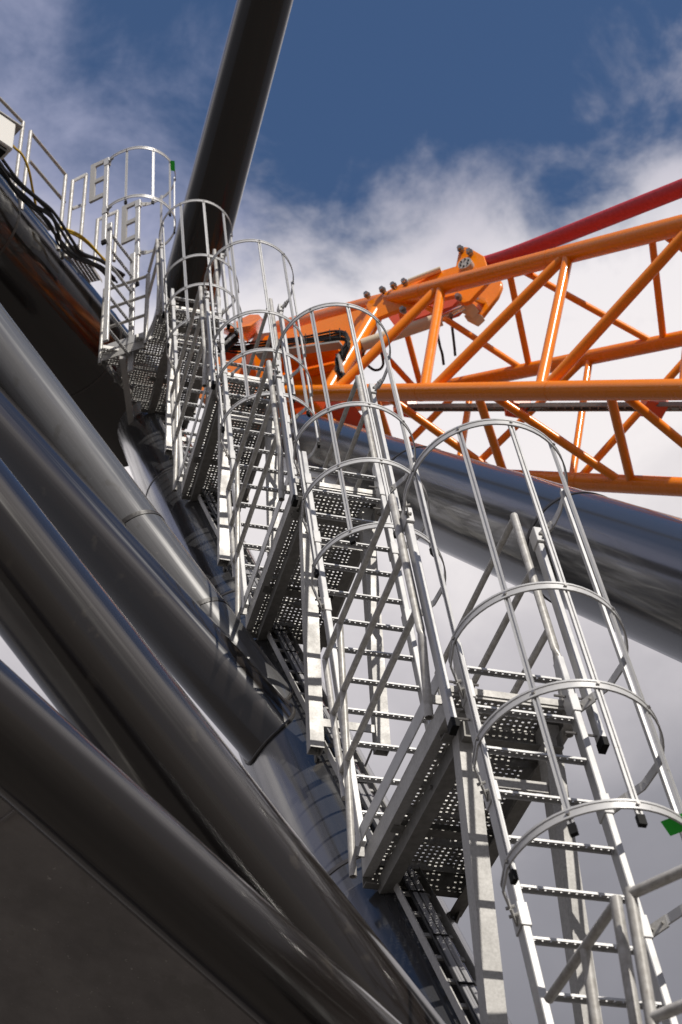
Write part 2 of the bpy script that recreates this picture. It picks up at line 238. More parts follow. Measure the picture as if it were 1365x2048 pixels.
# ---------------------------------------------------------------- mesh helpers
def put(o, parent=None):
    COL.objects.link(o)
    if parent is not None: o.parent = parent
    return o
def empty(name, loc=(0, 0, 0), rot=None, parent=None):
    o = bpy.data.objects.new(name, None); o.location = loc; o.empty_display_size = .1
    if rot is not None: o.rotation_euler = rot
    return put(o, parent)
def tag(o, label=None, cat=None, group=None, kind=None):
    for k, v in (('label', label), ('category', cat), ('group', group), ('kind', kind)):
        if v: o[k] = v
    return o
def frame(d, up=V((0, 0, 1))):
    d = d.normalized()
    if abs(d.dot(up)) > .98: up = V((1, 0, 0)) if abs(d.x) < .9 else V((0, 1, 0))
    x = d.cross(up).normalized(); return x, x.cross(d).normalized(), d     # side, up, along
class MB:
    def __init__(s, origin=(0, 0, 0)): s.v = []; s.f = []; s.o = V(origin)
    def add(s, vs, fs):
        n = len(s.v); s.v += [V(p) - s.o for p in vs]; s.f += [tuple(i + n for i in f) for f in fs]; return s
    def box(s, a, b):
        (x0, y0, z0), (x1, y1, z1) = a, b
        return s.add([(x0, y0, z0), (x1, y0, z0), (x1, y1, z0), (x0, y1, z0), (x0, y0, z1), (x1, y0, z1), (x1, y1, z1), (x0, y1, z1)],
                     [(3, 2, 1, 0), (4, 5, 6, 7), (0, 1, 5, 4), (1, 2, 6, 5), (2, 3, 7, 6), (3, 0, 4, 7)])
    def sweep(s, path, prof, closed=True, ups=None, up=V((0, 0, 1)), caps=True):
        path = [V(p) for p in path]; m = len(prof); vs = []
        for i, p in enumerate(path):
            d = (path[min(i + 1, len(path) - 1)] - path[max(i - 1, 0)])
            x, u, _ = frame(d, ups[i] if ups else up)
            k = 1.0
            if 0 < i < len(path) - 1:
                c = (path[i + 1] - path[i]).normalized().dot((path[i] - path[i - 1]).normalized()); k = 1 / max(.5, math.sqrt(max(.01, (1 + c) / 2)))
            for a, b in prof: vs.append(p + x * a * (k if len(path) == 3 else 1) + u * b)
        fs = []
        for i in range(len(path) - 1):
            for j in range(m if closed else m - 1):
                q = (j + 1) % m
                fs.append((i * m + j, i * m + q, (i + 1) * m + q, (i + 1) * m + j))
        if caps and closed:
            fs.append(tuple(range(m - 1, -1, -1))); fs.append(tuple((len(path) - 1) * m + j for j in range(m)))
        return s.add(vs, fs)
    def tube(s, path, r, n=10, caps=True, hollow=0):
        prof = [(r * math.cos(2 * math.pi * k / n), r * math.sin(2 * math.pi * k / n)) for k in range(n)]
        if not hollow: return s.sweep(path, prof, caps=caps)
        s.sweep(path, prof, caps=False)
        pin = [(a * hollow, b * hollow) for a, b in reversed(prof)]
        n0 = len(s.v) ; s.sweep(path, pin, caps=False)
        o0 = n0 - len(path) * n
        for base in (0, (len(path) - 1) * n):
            for k in range(n):
                q = (k + 1) % n
                s.f.append((o0 + base + k, o0 + base + q, n0 + base + (n - 1 - q), n0 + base + (n - 1 - k)))
        return s
    def bar(s, a, b, w, h, up=V((0, 0, 1))):
        return s.sweep([a, b], [(-w / 2, -h / 2), (w / 2, -h / 2), (w / 2, h / 2), (-w / 2, h / 2)], up=up)
    def prism(s, poly, vec):
        poly = [V(p) for p in poly]; vec = V(vec); n = len(poly)
        return s.add(poly + [p + vec for p in poly], [tuple(range(n - 1, -1, -1)), tuple(range(n, 2 * n))] + [(i, (i + 1) % n, n + (i + 1) % n, n + i) for i in range(n)])
    def disc(s, c, axis, r, t, n=12):
        c = V(c); a = V(axis).normalized() * t / 2
        return s.tube([c - a, c + a], r, n)
    def mesh(s, name, m, angle=35, bevel=0):
        me = bpy.data.meshes.new(name); me.from_pydata([tuple(v) for v in s.v], [], s.f); me.materials.append(m)
        bm = bmesh.new(); bm.from_mesh(me); bmesh.ops.recalc_face_normals(bm, faces=bm.faces)
        if bevel:
            ed = [e for e in bm.edges if len(e.link_faces) == 2 and e.calc_face_angle(0) > .6]
            bmesh.ops.bevel(bm, geom=ed, offset=bevel, segments=1, affect='EDGES', clamp_overlap=True)
        bm.to_mesh(me); bm.free()
        for p in me.polygons: p.use_smooth = True
        me.set_sharp_from_angle(angle=math.radians(angle)); return me
    def build(s, name, m, parent=None, angle=35, bevel=0, loc=None, rot=None):
        o = bpy.data.objects.new(name, s.mesh(name, m, angle, bevel))
        if loc is not None: o.location = loc
        if rot is not None: o.rotation_euler = rot
        return put(o, parent)
def inst(name, me, parent, loc=(0, 0, 0), rot=None, scale=None):
    o = bpy.data.objects.new(name, me); o.location = loc
    if rot is not None: o.rotation_euler = rot
    if scale is not None: o.scale = scale
    return put(o, parent)

# ---------------------------------------------------------------- ground
g = MB().box((-400, -300, -7.35), (400, 500, -7.15)).build('ground', CONC); tag(g, kind='structure')

# ---------------------------------------------------------------- large tubes
def big_tube(name, a, b, r, m, label, cat, n=72, rings=(), group=None, ringw=.02):
    a, b = V(a), V(b); d = b - a
    o = MB().tube([(0, 0, 0), (0, 0, d.length)], r, n).build(name, m)
    o.location = a; o.rotation_mode = 'QUATERNION'; o.rotation_quaternion = V((0, 0, 1)).rotation_difference(d)
    tag(o, label, cat, group)
    for f in rings:
        z = d.length * f
        MB().tube([(0, 0, z - ringw), (0, 0, z - ringw * .4), (0, 0, z + ringw * .4), (0, 0, z + ringw)], r + .005, n).build('weld_seam', WELD, o)
    return o
leg1 = big_tube('crane_leg', *D['leg1'], PAINT2, 'dark grey tubular leg running up behind the ladders and platforms', 'crane leg', rings=(.38, .62, .83))
leg2 = big_tube('crane_leg', *D['leg2'], PAINT_L, 'wide grey tubular leg crossing behind the cages under the orange boom', 'crane leg', rings=(.22, .52, .74))
big_tube('head_beam', *D['head'], PAINT_B, 'huge black glossy tube at the upper left carrying the cables and walkway', 'crane beam', 96, rings=(.50, .80))
big_tube('mast_tube', *D['mast'], PAINT_B, 'black glossy tube rising to the top edge of the photo against the blue sky', 'mast tube', rings=(.93,))
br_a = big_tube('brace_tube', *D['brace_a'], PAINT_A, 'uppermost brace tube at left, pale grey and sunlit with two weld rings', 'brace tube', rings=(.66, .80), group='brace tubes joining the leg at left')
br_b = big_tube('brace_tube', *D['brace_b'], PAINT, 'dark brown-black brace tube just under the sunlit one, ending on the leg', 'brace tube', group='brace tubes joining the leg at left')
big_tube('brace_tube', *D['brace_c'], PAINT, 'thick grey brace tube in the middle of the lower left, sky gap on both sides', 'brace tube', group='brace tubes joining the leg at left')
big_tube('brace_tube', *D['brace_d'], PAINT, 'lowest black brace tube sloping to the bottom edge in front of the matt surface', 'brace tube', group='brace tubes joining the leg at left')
q0, q1, wv, nv = [V(x) for x in D['girder']]
gd = MB(q0).prism([q0, q1, q1 + wv, q0 + wv], nv).build('plate_girder', PAINT_M, bevel=.02); gd.location = q0
tag(gd, 'matt scuffed underside of a dark plate girder filling the bottom left corner', 'girder')
for f in (.42, .72): MB(q0).bar(q0.lerp(q1, f) - nv * .15, q0.lerp(q1, f) + wv - nv * .15, .012, .012).build('weld_seam', PAINT_M, gd)

# saddle weld where a brace meets the leg
def saddle(o, key):
    a, b, r = D[key]; a, b = V(a), V(b); ax = (b - a).normalized(); q = o.rotation_quaternion
    la, lb, lr = D['leg1']; la, lb = V(la), V(lb); t = (lb - la).normalized(); pts = []
    for k in range(49):
        th = 2 * math.pi * k / 48; off = q @ V((r * math.cos(th), r * math.sin(th), 0))
        w = a + off - la; d1 = ax - t * ax.dot(t); w1 = w - t * w.dot(t)
        A_, B_, C_ = d1.dot(d1), 2 * d1.dot(w1), w1.dot(w1) - (lr + .004) ** 2
        dsc = B_ * B_ - 4 * A_ * C_
        s_ = (-B_ - math.sqrt(dsc)) / (2 * A_) if dsc > 0 else -B_ / (2 * A_)
        pts.append(V((r * math.cos(th), r * math.sin(th), s_)))
    MB().tube(pts, .015, 8).build('weld_bead', WELD, o)
saddle(br_a, 'brace_a'); saddle(br_b, 'brace_b')
# ---------------------------------------------------------------- caged ladder
HOOP_R = .43
def hoop_path(ext):
    pts = [(.66, -.05), (.68, -.14), (.685, -.21)] if ext else [(.556, -.012), (.60, -.08), (.655, -.165)]
    arc = [(.25 + HOOP_R * math.cos(a), -.27 + HOOP_R * math.sin(a)) for a in [math.radians(-4 - k * 172 / 30) for k in range(31)]]
    left = [(.5 - x, y) for x, y in reversed(pts)]
    return [(x, y, 0) for x, y in pts + arc + left]
HPROF = [(-.004, -.026), (.005, -.026), (.005, -.015), (.001, -.012), (.001, .012), (.005, .015), (.005, .026), (-.004, .026)]
HOOP_ME = [MB().sweep(hoop_path(e), [(-a, b) for a, b in HPROF]).mesh('hoop', ALU, 30) for e in (False, True)]
def rung_mesh():
    m = MB(); n = 14; c = .5 / n; y0, y1 = -.016, .016; hx, hy = c * .15, .0042
    for i in range(n):
        x = i * c; cx = x + c / 2
        o = [(x, y0, 0), (x + c, y0, 0), (x + c, y1, 0), (x, y1, 0)]
        h = [(cx - hx, -hy, 0), (cx + hx, -hy, 0), (cx + hx, hy, 0), (cx - hx, hy, 0)]
        lo = [(a, b, -.006) for a, b, _ in h]
        m.add(o + h + lo, [(k, (k + 1) % 4, 4 + (k + 1) % 4, 4 + k) for k in range(4)] + [(4 + k, 4 + (k + 1) % 4, 8 + (k + 1) % 4, 8 + k) for k in range(4)])
    for s in (-1, 1):
        yy = s * .016
        m.box((0, min(yy, yy - s * .003), -.014 if s < 0 else -.020), (.5, max(yy, yy - s * .003), .0))
    return m.mesh('rung', ALU, 30)
RUNG_ME = rung_mesh()
def stile_mesh(L, w, d):
    return MB().box((-w / 2, -d / 2, 0), (w / 2, d / 2, L)).mesh('stile', ALU, 30, .004)
BARC = {}
def bar_mesh(L):
    k = round(L, 3)
    if k not in BARC:   # C profile, open towards the outside (local -y)
        p = [(-.014, -.008), (-.005, -.008), (-.005, -.001), (.005, -.001), (.005, -.008), (.014, -.008), (.014, .006), (-.014, .006)]
        BARC[k] = MB().add([(a, b, z) for z in (0, L) for a, b in p],
            [(i, (i + 1) % 8, 8 + (i + 1) % 8, 8 + i) for i in range(8)] + [(0, 1, 2, 7), (2, 3, 6, 7), (3, 4, 5, 6), (8, 9, 10, 15), (10, 11, 14, 15), (11, 12, 13, 14)]).mesh('cage_bar', ALU, 30)
    return BARC[k]
CAP_ME = MB().box((-.017, -.012, -.035), (.017, .010, .02)).mesh('end_cap', BLK, 30)
CLAMP_ME = MB().box((-.024, -.040, -.065), (.024, .040, .065)).mesh('clamp', ALU, 30, .003)
def bracket_mesh(ext, s):
    m = MB()
    a, b = ((.622, -.01), (.668, -.115)) if ext else ((.545, 0.005), (.602, -.085))
    if s < 0: a, b = (.5 - a[0], a[1]), (.5 - b[0], b[1])
    m.bar((a[0], a[1], -.005), (b[0], b[1], -.005), .008, .065)
    for k in (.3, .8):
        p = V((a[0] + (b[0] - a[0]) * k, a[1] + (b[1] - a[1]) * k, -.005)); n = V((b[1] - a[1], a[0] - b[0], 0)).normalized()
        m.disc(p, n, .008, .04, 6)
    return m.mesh('hoop_bracket', GALV, 30)
BRK = {(e, s): bracket_mesh(e, s) for e in (False, True) for s in (1, -1)}
BAR_ANG = [math.radians(a) for a in (-6, -52, -90, -128, -174)]
def bolts_mesh():
    m = MB()
    for a in BAR_ANG:
        d = V((math.cos(a), math.sin(a), 0)); m.disc(V((.25, -.27, 0)) + d * (HOOP_R + .006), d, .009, .014, 6)
    return m.mesh('bolt_heads', BOLT, 30)
BOLTS_ME = bolts_mesh()
PIN_ME = MB().tube([(-.17, 0, 0), (.02, 0, 0)], .007, 6).mesh('spacer_pin', BOLT)

def caged_ladder(base, yaw, lean, nr, hoops, ext, label, group, capped=True):
    """base = point midway-left on the foot; local z runs up the ladder. r1 sits at s = 0, s counted in rungs downwards."""
    t = empty('caged_ladder', base); t.rotation_euler = (Matrix.Rotation(yaw, 3, 'Z') @ Matrix.Rotation(-lean, 3, 'X')).to_euler()
    tag(t, label, 'ladder', group)
    zs = lambda s: (nr - .1 - s) * PIT
    L = zs(-.55)
    me = stile_mesh(L, .036, .068)
    for x in (-.02, .52): inst('stile', me, t, (x, 0, 0))
    for i in range(nr): inst('rung', RUNG_ME, t, (0, 0, zs(i)))
    s0, s1 = ext
    me = stile_mesh((s1 - s0) * PIT, .034, .062)
    for sx, x in ((-1, -.128), (1, .622)):
        e = inst('handhold_stile', me, t, (x, .005, zs(s1)))
        inst('end_cap', MB().box((-.0175, -.0315, -.055), (.0175, .0315, .004)).mesh('end_cap', BLK), e)
        for s in (s1 - .12, s1 - 1.05):
            inst('spacer_pin', PIN_ME, e, (.01 if sx < 0 else -.01, 0, zs(s) - zs(s1)), (0, 0, math.pi if sx < 0 else 0))
    for k, s in enumerate(hoops):
        top = s < -.8
        h = inst('hoop', HOOP_ME[1 if top else 0], t, (0, 0, zs(s)))
        for sx in (1, -1):
            inst('hoop_bracket', BRK[(top, sx)], h)
            if top: inst('clamp', CLAMP_ME, h, (.622 if sx > 0 else -.128, 0, 0))
            else: inst('clamp', CLAMP_ME, h, (.52 if sx > 0 else -.02, 0, 0))
        b = inst('bolt_heads', BOLTS_ME, h); b['kind'] = 'stuff'
    za, zb = zs(hoops[0] - .12), zs(hoops[-1] + .25)
    me = bar_mesh(za - zb)
    for a in BAR_ANG:
        d = (math.cos(a), math.sin(a)); r = HOOP_R - .011
        b = inst('cage_bar', me, t, (.25 + d[0] * r, -.27 + d[1] * r, zb), (0, 0, a + math.pi / 2))
        inst('end_cap', CAP_ME, b)
    return t
NR = 13
HO = (-4.25, .68, 3.1, 5.65)
uvec = V((0, math.sin(LEAN), math.cos(LEAN)))
LAB = ['nearest caged ladder at the right edge, green tag on its lowest hoop',
       'caged ladder standing on the nearest platform, second from the right',
       'third caged ladder from the right, in front of the orange boom foot',
       'small fourth caged ladder from the right, in front of the black mast tube']
for k in range(4):
    caged_ladder(k * T - uvec * (NR - .1) * PIT, 0, LEAN, NR, HO, (-4.55, 1.45), LAB[k], 'caged ladders stepping up the leg')
p5, yaw5, lean5 = D['l5']
u5 = Matrix.Rotation(yaw5, 3, 'Z') @ V((0, math.sin(lean5), math.cos(lean5)))
lad5 = caged_ladder(V(p5) - u5 * 6.9 * PIT, yaw5, lean5, 7, (-4.4, -1.0), (-4.7, 1.0), 'topmost short caged ladder turned sideways, green tag on its top hoop', 'caged ladders stepping up the leg')
# side loops on the top ladder's handholds
for x in (-.128, .622):
    m = MB(); zz = lambda s: (6.9 - s) * PIT
    for z0 in (zz(-4.6), zz(-3.4), zz(-2.2)): m.box((x - .014, .031, z0 - .035), (x + .014, .17, z0 + .035))
    m.box((x - .016, .17, zz(-2.2) - .035), (x + .016, .24, zz(-4.6) + .035))
    m.build('side_loop', GALV, lad5)

# ---------------------------------------------------------------- platforms
PLK = {}
def plank_mesh(L, w=.262):
    key = (round(L, 2), round(w, 3))
    if key in PLK: return PLK[key]
    m = MB(); nx = max(3, int(L / .033)); ny = 7; cx, cy = L / nx, w / ny
    for j in range(ny):
        for i in range(nx):
            x, y = i * cx, j * cy; X, Y = x + cx / 2, y + cy / 2
            hx = cx * .22; hy = cy * .165
            o = [(x, y, 0), (x + cx, y, 0), (x + cx, y + cy, 0), (x, y + cy, 0)]
            h = [(X - hx, Y - hy, 0), (X + hx, Y - hy, 0), (X + hx, Y + hy, 0), (X - hx, Y + hy, 0)]
            s = 1 if (i + j) % 2 else -1
            lo = [(a, b, s * .004) for a, b, _ in h]
            m.add(o + h + lo, [(k, (k + 1) % 4, 4 + (k + 1) % 4, 4 + k) for k in range(4)] + [(4 + k, 4 + (k + 1) % 4, 8 + (k + 1) % 4, 8 + k) for k in range(4)])
    for y in (0, w): m.box((0, min(y, y + (.003 if y == 0 else -.003)), -.05), (L, max(y, y + (.003 if y == 0 else -.003)), 0))
    PLK[key] = m.mesh('grating_plank', GALV, 30); return PLK[key]
def rail(parent, name, pts, r=.0205, n=10, hollow=0, m=None):
    return MB().tube(pts, r, n, hollow=hollow).build(name, m or GALV_TUBE, parent, 50)
ZT = -.10     # walking surface in module coordinates
def channel(m, a, b, h, fl, side, th=.006):
    """C channel from a to b along y: web h high, flanges fl wide towards side (+1/-1 in x)."""
    x = a[0]; s = side
    def bx(xa, xb, za, zb): m.box((min(xa, xb), a[1], za), (max(xa, xb), b[1], zb))
    bx(x, x + s * th, a[2], a[2] + h)
    bx(x + s * th, x + s * fl, a[2], a[2] + th)
    bx(x + s * th, x + s * fl, a[2] + h - th, a[2] + h)
def support_posts(P, z_top, lens, shear=0):
    for sx, x, zf in ((-1, .035, lens[0]), (1, .478, lens[1])):
        w = .046; m = MB(); y = .2
        th = .006
        m.box((x - w, y - w, zf), (x - w + th, y + w, z_top)); m.box((x + w - th, y - w, zf), (x + w, y + w, z_top))
        m.box((x - w + th, y - w, zf), (x + w - th, y - w + th, z_top)); m.box((x - w + th, y + w - th, zf), (x + w - th, y + w, z_top))
        o = m.build('support_post', GALV, P)
        f = MB().box((x - .041, y - .02, zf + .05), (x + .041, y + .04, zf + .06)).disc((x, y + .01, zf + .045), (0, 0, 1), .02, .03, 6)
        f.build('foot_bolt', BOLT, o)
        c = MB(); c.bar((x + (.03 if sx < 0 else -.03), y + .03, zf + .10), (x + (.0 if sx < 0 else -.12), y + .12, zf - .14), .012, .07, V((0, 1, 0))); c.build('foot_clip', DKST, o)
def platform(k, label, custom=None, rails=True):
    P = empty('access_platform', k * T); tag(P, label, 'platform', 'platforms between the ladders')
    x0, x1, y0, y1 = -.085, .565, .035, 1.60
    rows = 6; w = (y1 - y0) / rows
    for j in range(rows):
        ya = y0 + j * w; xl = x0 + .01
        if custom:
            ym = ya + w / 2
            xl = -.15 if ym < .55 else (-.15 - (ym - .55) / .40 * .54 if ym < .97 else max(-.15, -.69 + (ym - .97) * .9))
            if ym >= .97: xl = -.69 + (ym - .97) * .95
            xl = max(-.69, xl)
        inst('grating_plank', plank_mesh(x1 - .01 - xl, w - .004), P, (xl, ya, ZT))
    # nosing strip and cross channels
    MB().box((x0, y0 - .006, ZT - .034), (x1, y0 - .002, ZT + .004)).build('edge_strip', GALV, P)
    m = MB(); m.box((x0 + .02, y0 + .22, ZT - .16), (x1 - .02, y0 + .226, ZT - .055)); m.box((x0 + .02, y0 + .16, ZT - .166), (x1 - .02, y0 + .226, ZT - .16)); m.build('cross_channel', DKST, P)
    m = MB(); m.box((x0 + .02, 1.13, ZT - .13), (x1 - .02, 1.138, ZT - .055)); m.box((x0 + .02, 1.07, ZT - .136), (x1 - .02, 1.138, ZT - .13)); m.build('cross_channel', DKST, P)
    m = MB(); m.box((x0, y1 + .002, ZT - .19), (x1, y1 + .01, ZT + .01)); m.box((x0, y1 - .05, ZT - .196), (x1, y1 + .01, ZT - .19)); m.build('end_plate', DKST, P)
    if not custom:
        m = MB(); channel(m, (x0, y0, ZT - .13), (x0, y1, 0), .128, .055, 1); m.build('side_channel', GALV, P)
        MB().box((x0 - .03, y0 + .02, ZT + .03), (x0 - .022, y1, ZT + .13)).build('toe_board', ALU, P)
    m = MB(); channel(m, (x1, y0, ZT - .13), (x1, y1, 0), .128, .055, -1); m.build('side_channel', GALV, P)
    MB().box((x1 + .022, y0 + .02, ZT + .03), (x1 + .03, y1, ZT + .13)).build('toe_board', ALU, P)
    for x, s in ((.0, 1), (.51, -1)):
        m = MB(); yy0, yy1, za, h, fl = .10, 1.74, ZT - .235, .10, .075
        m.box((min(x, x + s * .008), yy0, za), (max(x, x + s * .008), yy1, za + h)); m.box((min(x + s * .008, x + s * fl), yy0, za), (max(x + s * .008, x + s * fl), yy1, za + .008))
        b = m.build('support_beam', DKST, P)
        m = MB()
        for yb in (.62, 1.66): m.disc((x - s * .004, yb, za + .045), (1, 0, 0), .013, .02, 6)
        m.build('beam_bolt', BOLT, b)
        MB().bar((x + .02 * s, 1.70, za + .02), (x + .07 * s, 1.80, za - .12), .07, .014, V((1, 0, 0))).build('foot_clip', DKST, b)
    support_posts(P, ZT - .06, (-2.30, -2.24))
    for z in (-.56, -2.12): MB().box((.085, .17, z), (.428, .182, z + .06)).build('post_tie', GALV, P)
    # guard rails
    if rails:
        for x, s in ((-.17, -1), (.55, 1)):
            if custom and s < 0: continue
            G = empty('guard_rail', parent=P)
            rail(G, 'rail_post', [(x, .105, -.25), (x, .105, .24), (x, .115, .30), (x, .385, 1.46)], .0225, 12, .8)
            rail(G, 'rail_post', [(x, 1.50, -.30), (x, 1.50, 1.425)], .0215, 12, .8)
            rail(G, 'rail_post', [(x, 1.58, .25), (x, 1.845, 1.42)], .0205)
            for zr, ya, yb in ((1.44, .385, 1.845), (.94, .275, 1.735), (.455, .165, 1.62)): rail(G, 'rail', [(x, ya, zr), (x, yb, zr - .005)], .0195)
            m = MB(); m.bar((x, .10, -.14), (x + (.07 if s < 0 else .005), .10, -.14), .012, .05); m.bar((x, 1.50, -.14), (x + (.07 if s < 0 else .005), 1.50, -.14), .012, .06)
            m.build('post_clamp', GALV, G)
    return P
PL = ['nearest platform at the top of the tagged ladder, grating seen from below',
      'second platform up, seen from below between two caged ladders',
      'third platform up, narrow dotted underside left of the boom foot',
      'highest platform at left with a slanted railing panel and brackets to the leg']
for k in range(3): platform(k, PL[k])
P4 = platform(3, PL[3], custom=True)
# slanted side of the highest platform
A, B, Cc = V((-.223, .617, 0)), V((-.69, .967, 0)), V((-.213, 1.486, 0))
m = MB(); m.bar((-.15, .03, ZT - .07), (A.x, A.y, ZT - .07), .008, .13); m.build('side_channel', GALV, P4)
m = MB(); m.bar((A.x, A.y, ZT - .07), (B.x, B.y, ZT - .07), .008, .13); m.build('side_channel', GALV, P4)
m = MB(); m.bar((B.x, B.y, ZT - .07), (Cc.x, Cc.y, ZT - .07), .008, .13); m.build('side_channel', DKST, P4)
m = MB(); m.bar((A.x, A.y, ZT + .07), (B.x, B.y, ZT + .07), .008, .12); m.build('toe_board', ALU, P4)
G = empty('guard_rail', parent=P4)
rail(G, 'rail_post', [(-.165, .105, -.25), (-.165, .105, .24), (-.165, .115, .30), (-.165, .385, 1.46)], .0225, 12, .8)
for q in (A, B): rail(G, 'rail_post', [(q.x, q.y, -.27), (q.x, q.y, 1.06)], .0225, 12, .8)
q = A + V((-.0, -.06, 0)); rail(G, 'rail_post', [(q.x, q.y, -.25), (q.x, q.y, 1.0)], .0225, 12, .8)
for zr in (1.04, .68, .33): rail(G, 'rail', [(A.x, A.y, zr), (B.x, B.y, zr)], .0195)
for zr, ya in ((1.44, .385), (.94, .275)): rail(G, 'rail', [(-.165, ya, zr), (A.x, A.y - .06, zr - .4)], .0195)
s0, s1 = [V(x) for x in D['strut4'][0]]; s0 = s0 - 3 * T; s1 = s1 - 3 * T
m = MB(); m.bar(s0, s1, .07, .06); m.build('strut', GALV, P4)
m = MB(); m.bar(s1 + V((-.05, 0, 0)), s1 + V((.06, .02, 0)), .05, .02); m.build('strut_foot', GALV, P4)
# lowest platform (below the frame) carries the railing seen at the lower right corner
P0 = platform(-1, 'platform below the nearest ladder, only its pipe railing showing at the lower right corner', rails=False)
G = empty('guard_rail', parent=P0)
x = -.17
rail(G, 'rail_post', [(x, .955, -.3), (x, .955, 1.455)], .0225, 14)
rail(G, 'rail_post', [(x, 1.27, -.3), (x, 1.27, 1.42)], .0215, 14)
rail(G, 'rail', [(x, .955, 1.435), (x, 1.66, 1.425)], .0205, 14)
rail(G, 'rail_post', [(x, .835, -.3), (x, .835, 1.42)], .0225, 14)
rail(G, 'rail', [(x, .835, 1.40), (.35, .06, 1.40)], .0215, 14)
rail(G, 'rail', [(x, .835, .93), (.35, .06, .93)], .0215, 14)

# green inspection tags
def green_tag(p, ax, ay, label):
    p, ax, ay = V(p), V(ax), V(ay)
    o = MB(p).prism([p, p + ax, p + ax + ay * 1.02, p + ay], V((0, .003, .001))).build('inspection_tag', GREEN); o.location = p
    tag(o, label, 'tag')
green_tag((0.386, -0.965, -1.445), (0.084, -0.048, 0.023), (0.047, 0.028, -0.045), 'large green inspection tag on the lowest hoop of the nearest ladder at the right edge')
green_tag((-0.346, 7.154, 13.349), (0.055, -0.011, -0.007), (0.024, 0.081, -0.093), 'small green inspection tag on the top hoop of the topmost ladder')


# ---------------------------------------------------------------- cable tray on the leg
tdir = T.normalized(); A0 = V((.14, 2.24, 0)); e1 = tdir.cross(V((0, 0, 1))).normalized(); e2 = e1.cross(tdir)
def legp(ang, r, s): return A0 + tdir * s + (e1 * math.cos(math.radians(ang)) + e2 * math.sin(math.radians(ang))) * r
tr = empty('cable_tray', legp(92, .43, -6.5)); tag(tr, 'long ladder-like cable tray fixed along the leg behind the platforms', 'cable tray'); O = tr.location
S0, S1 = -6.5, 11.5
for a in (103.5, 80): MB(O).bar(legp(a, .45, S0), legp(a, .45, S1), .008, .05, e2).build('side_rail', DKST if a < 90 else GALV, tr)
rm = MB().bar(legp(103, .44, 0) - legp(92, .44, 0), legp(80.5, .44, 0) - legp(92, .44, 0), .035, .012, e2).mesh('tray_rung', GALV)
s = S0 + .1
while s < S1: inst('tray_rung', rm, tr, legp(92, .44, s) - O); s += .235
bu = empty('cable_bundle', legp(92, .47, -6.4)); tag(bu, 'bundle of grey cables lying in the tray on the leg', 'cables'); O2 = bu.location
for i, a in enumerate((96.5, 94.8, 93.1, 91.4, 89.7, 88)):
    MB(O2).tube([legp(a + .5 * math.sin(s * 1.7 + i), .462 + .003 * math.sin(s * 2 + i * 2), s) for s in [S0 + .1 + k * .45 for k in range(40)]], .0115, 8).build('cable', CABG if i % 3 else CABLE, bu)
m = MB(O2)
for k in range(36): m.bar(legp(97.3, .478, S0 + .3 + k * .49), legp(87.2, .478, S0 + .3 + k * .49), .012, .006, e2)
o = m.build('cable_ties', BLK, bu); o['kind'] = 'stuff'

# ---------------------------------------------------------------- orange lattice boom
bo = empty('lattice_boom', D['chords'][1][1]); tag(bo, 'bright orange lattice boom of tubes crossing the right half of the photo', 'crane boom'); OB = bo.location
for a, b, r in D['chords']:
    c = MB(OB).tube([a, b], r, 32).build('chord', ORANGE, bo)
    a, b = V(a), V(b); m = MB(OB); d = (b - a).normalized()
    for f in (.17, .42, .66):
        p = a + (b - a) * f; m.tube([p - d * .012, p + d * .012], r + .003, 32)
    m.build('weld_seam', ORANGE, c)
for a, b, r in D['braces']: MB(OB).tube([a, b], r, 18).build('brace', ORANGE, bo)
nb = V(D['nb'])
MB(OB).prism(D['web'], nb * .05).build('web_plate', ORANGE, bo, bevel=.006)
w0, w1 = [V(p) for p in D['web_fl']]
MB(OB).prism([w0, w1, w1 - nb * .32, w0 - nb * .32], V((0, 0, -.03))).build('web_flange', ORANGE, bo)
MB(OB).prism([w0 - V((0, 0, .18)), w1 - V((0, 0, .18)), w1 - V((0, 0, .18)) - nb * .10, w0 - V((0, 0, .18)) - nb * .10], V((0, 0, -.03))).build('web_flange', ORANGE, bo)
MB(OB).prism(D['web_low'], nb * .9).build('gusset_plate', REDOR, bo)
MB(OB).prism(D['foot'], nb * .8).build('boom_foot', ORANGE, bo)
def hull(pts, name, m, parent, o, bevel=.02):
    bm = bmesh.new()
    for p in pts: bm.verts.new(V(p) - o)
    r = bmesh.ops.convex_hull(bm, input=bm.verts)
    bmesh.ops.delete(bm, geom=[g for g in r['geom_unused'] + r['geom_interior'] if isinstance(g, bmesh.types.BMVert)], context='VERTS')
    bmesh.ops.dissolve_limit(bm, angle_limit=.05, verts=bm.verts, edges=bm.edges)
    me = bpy.data.meshes.new(name); bm.to_mesh(me); bm.free(); me.materials.append(m)
    return put(bpy.data.objects.new(name, me), parent)
mh = empty('winch_housing', D['mach'][6]); tag(mh, 'angular orange and red housing behind the third ladder, beside the boom foot', 'housing'); OM = mh.location
hull(D['mach'], 'cover', ORANGE, mh, OM); hull(D['redh'], 'motor_block', REDOR, mh, OM)
hull(D['mach2'], 'control_box', WHITE, mh, OM)
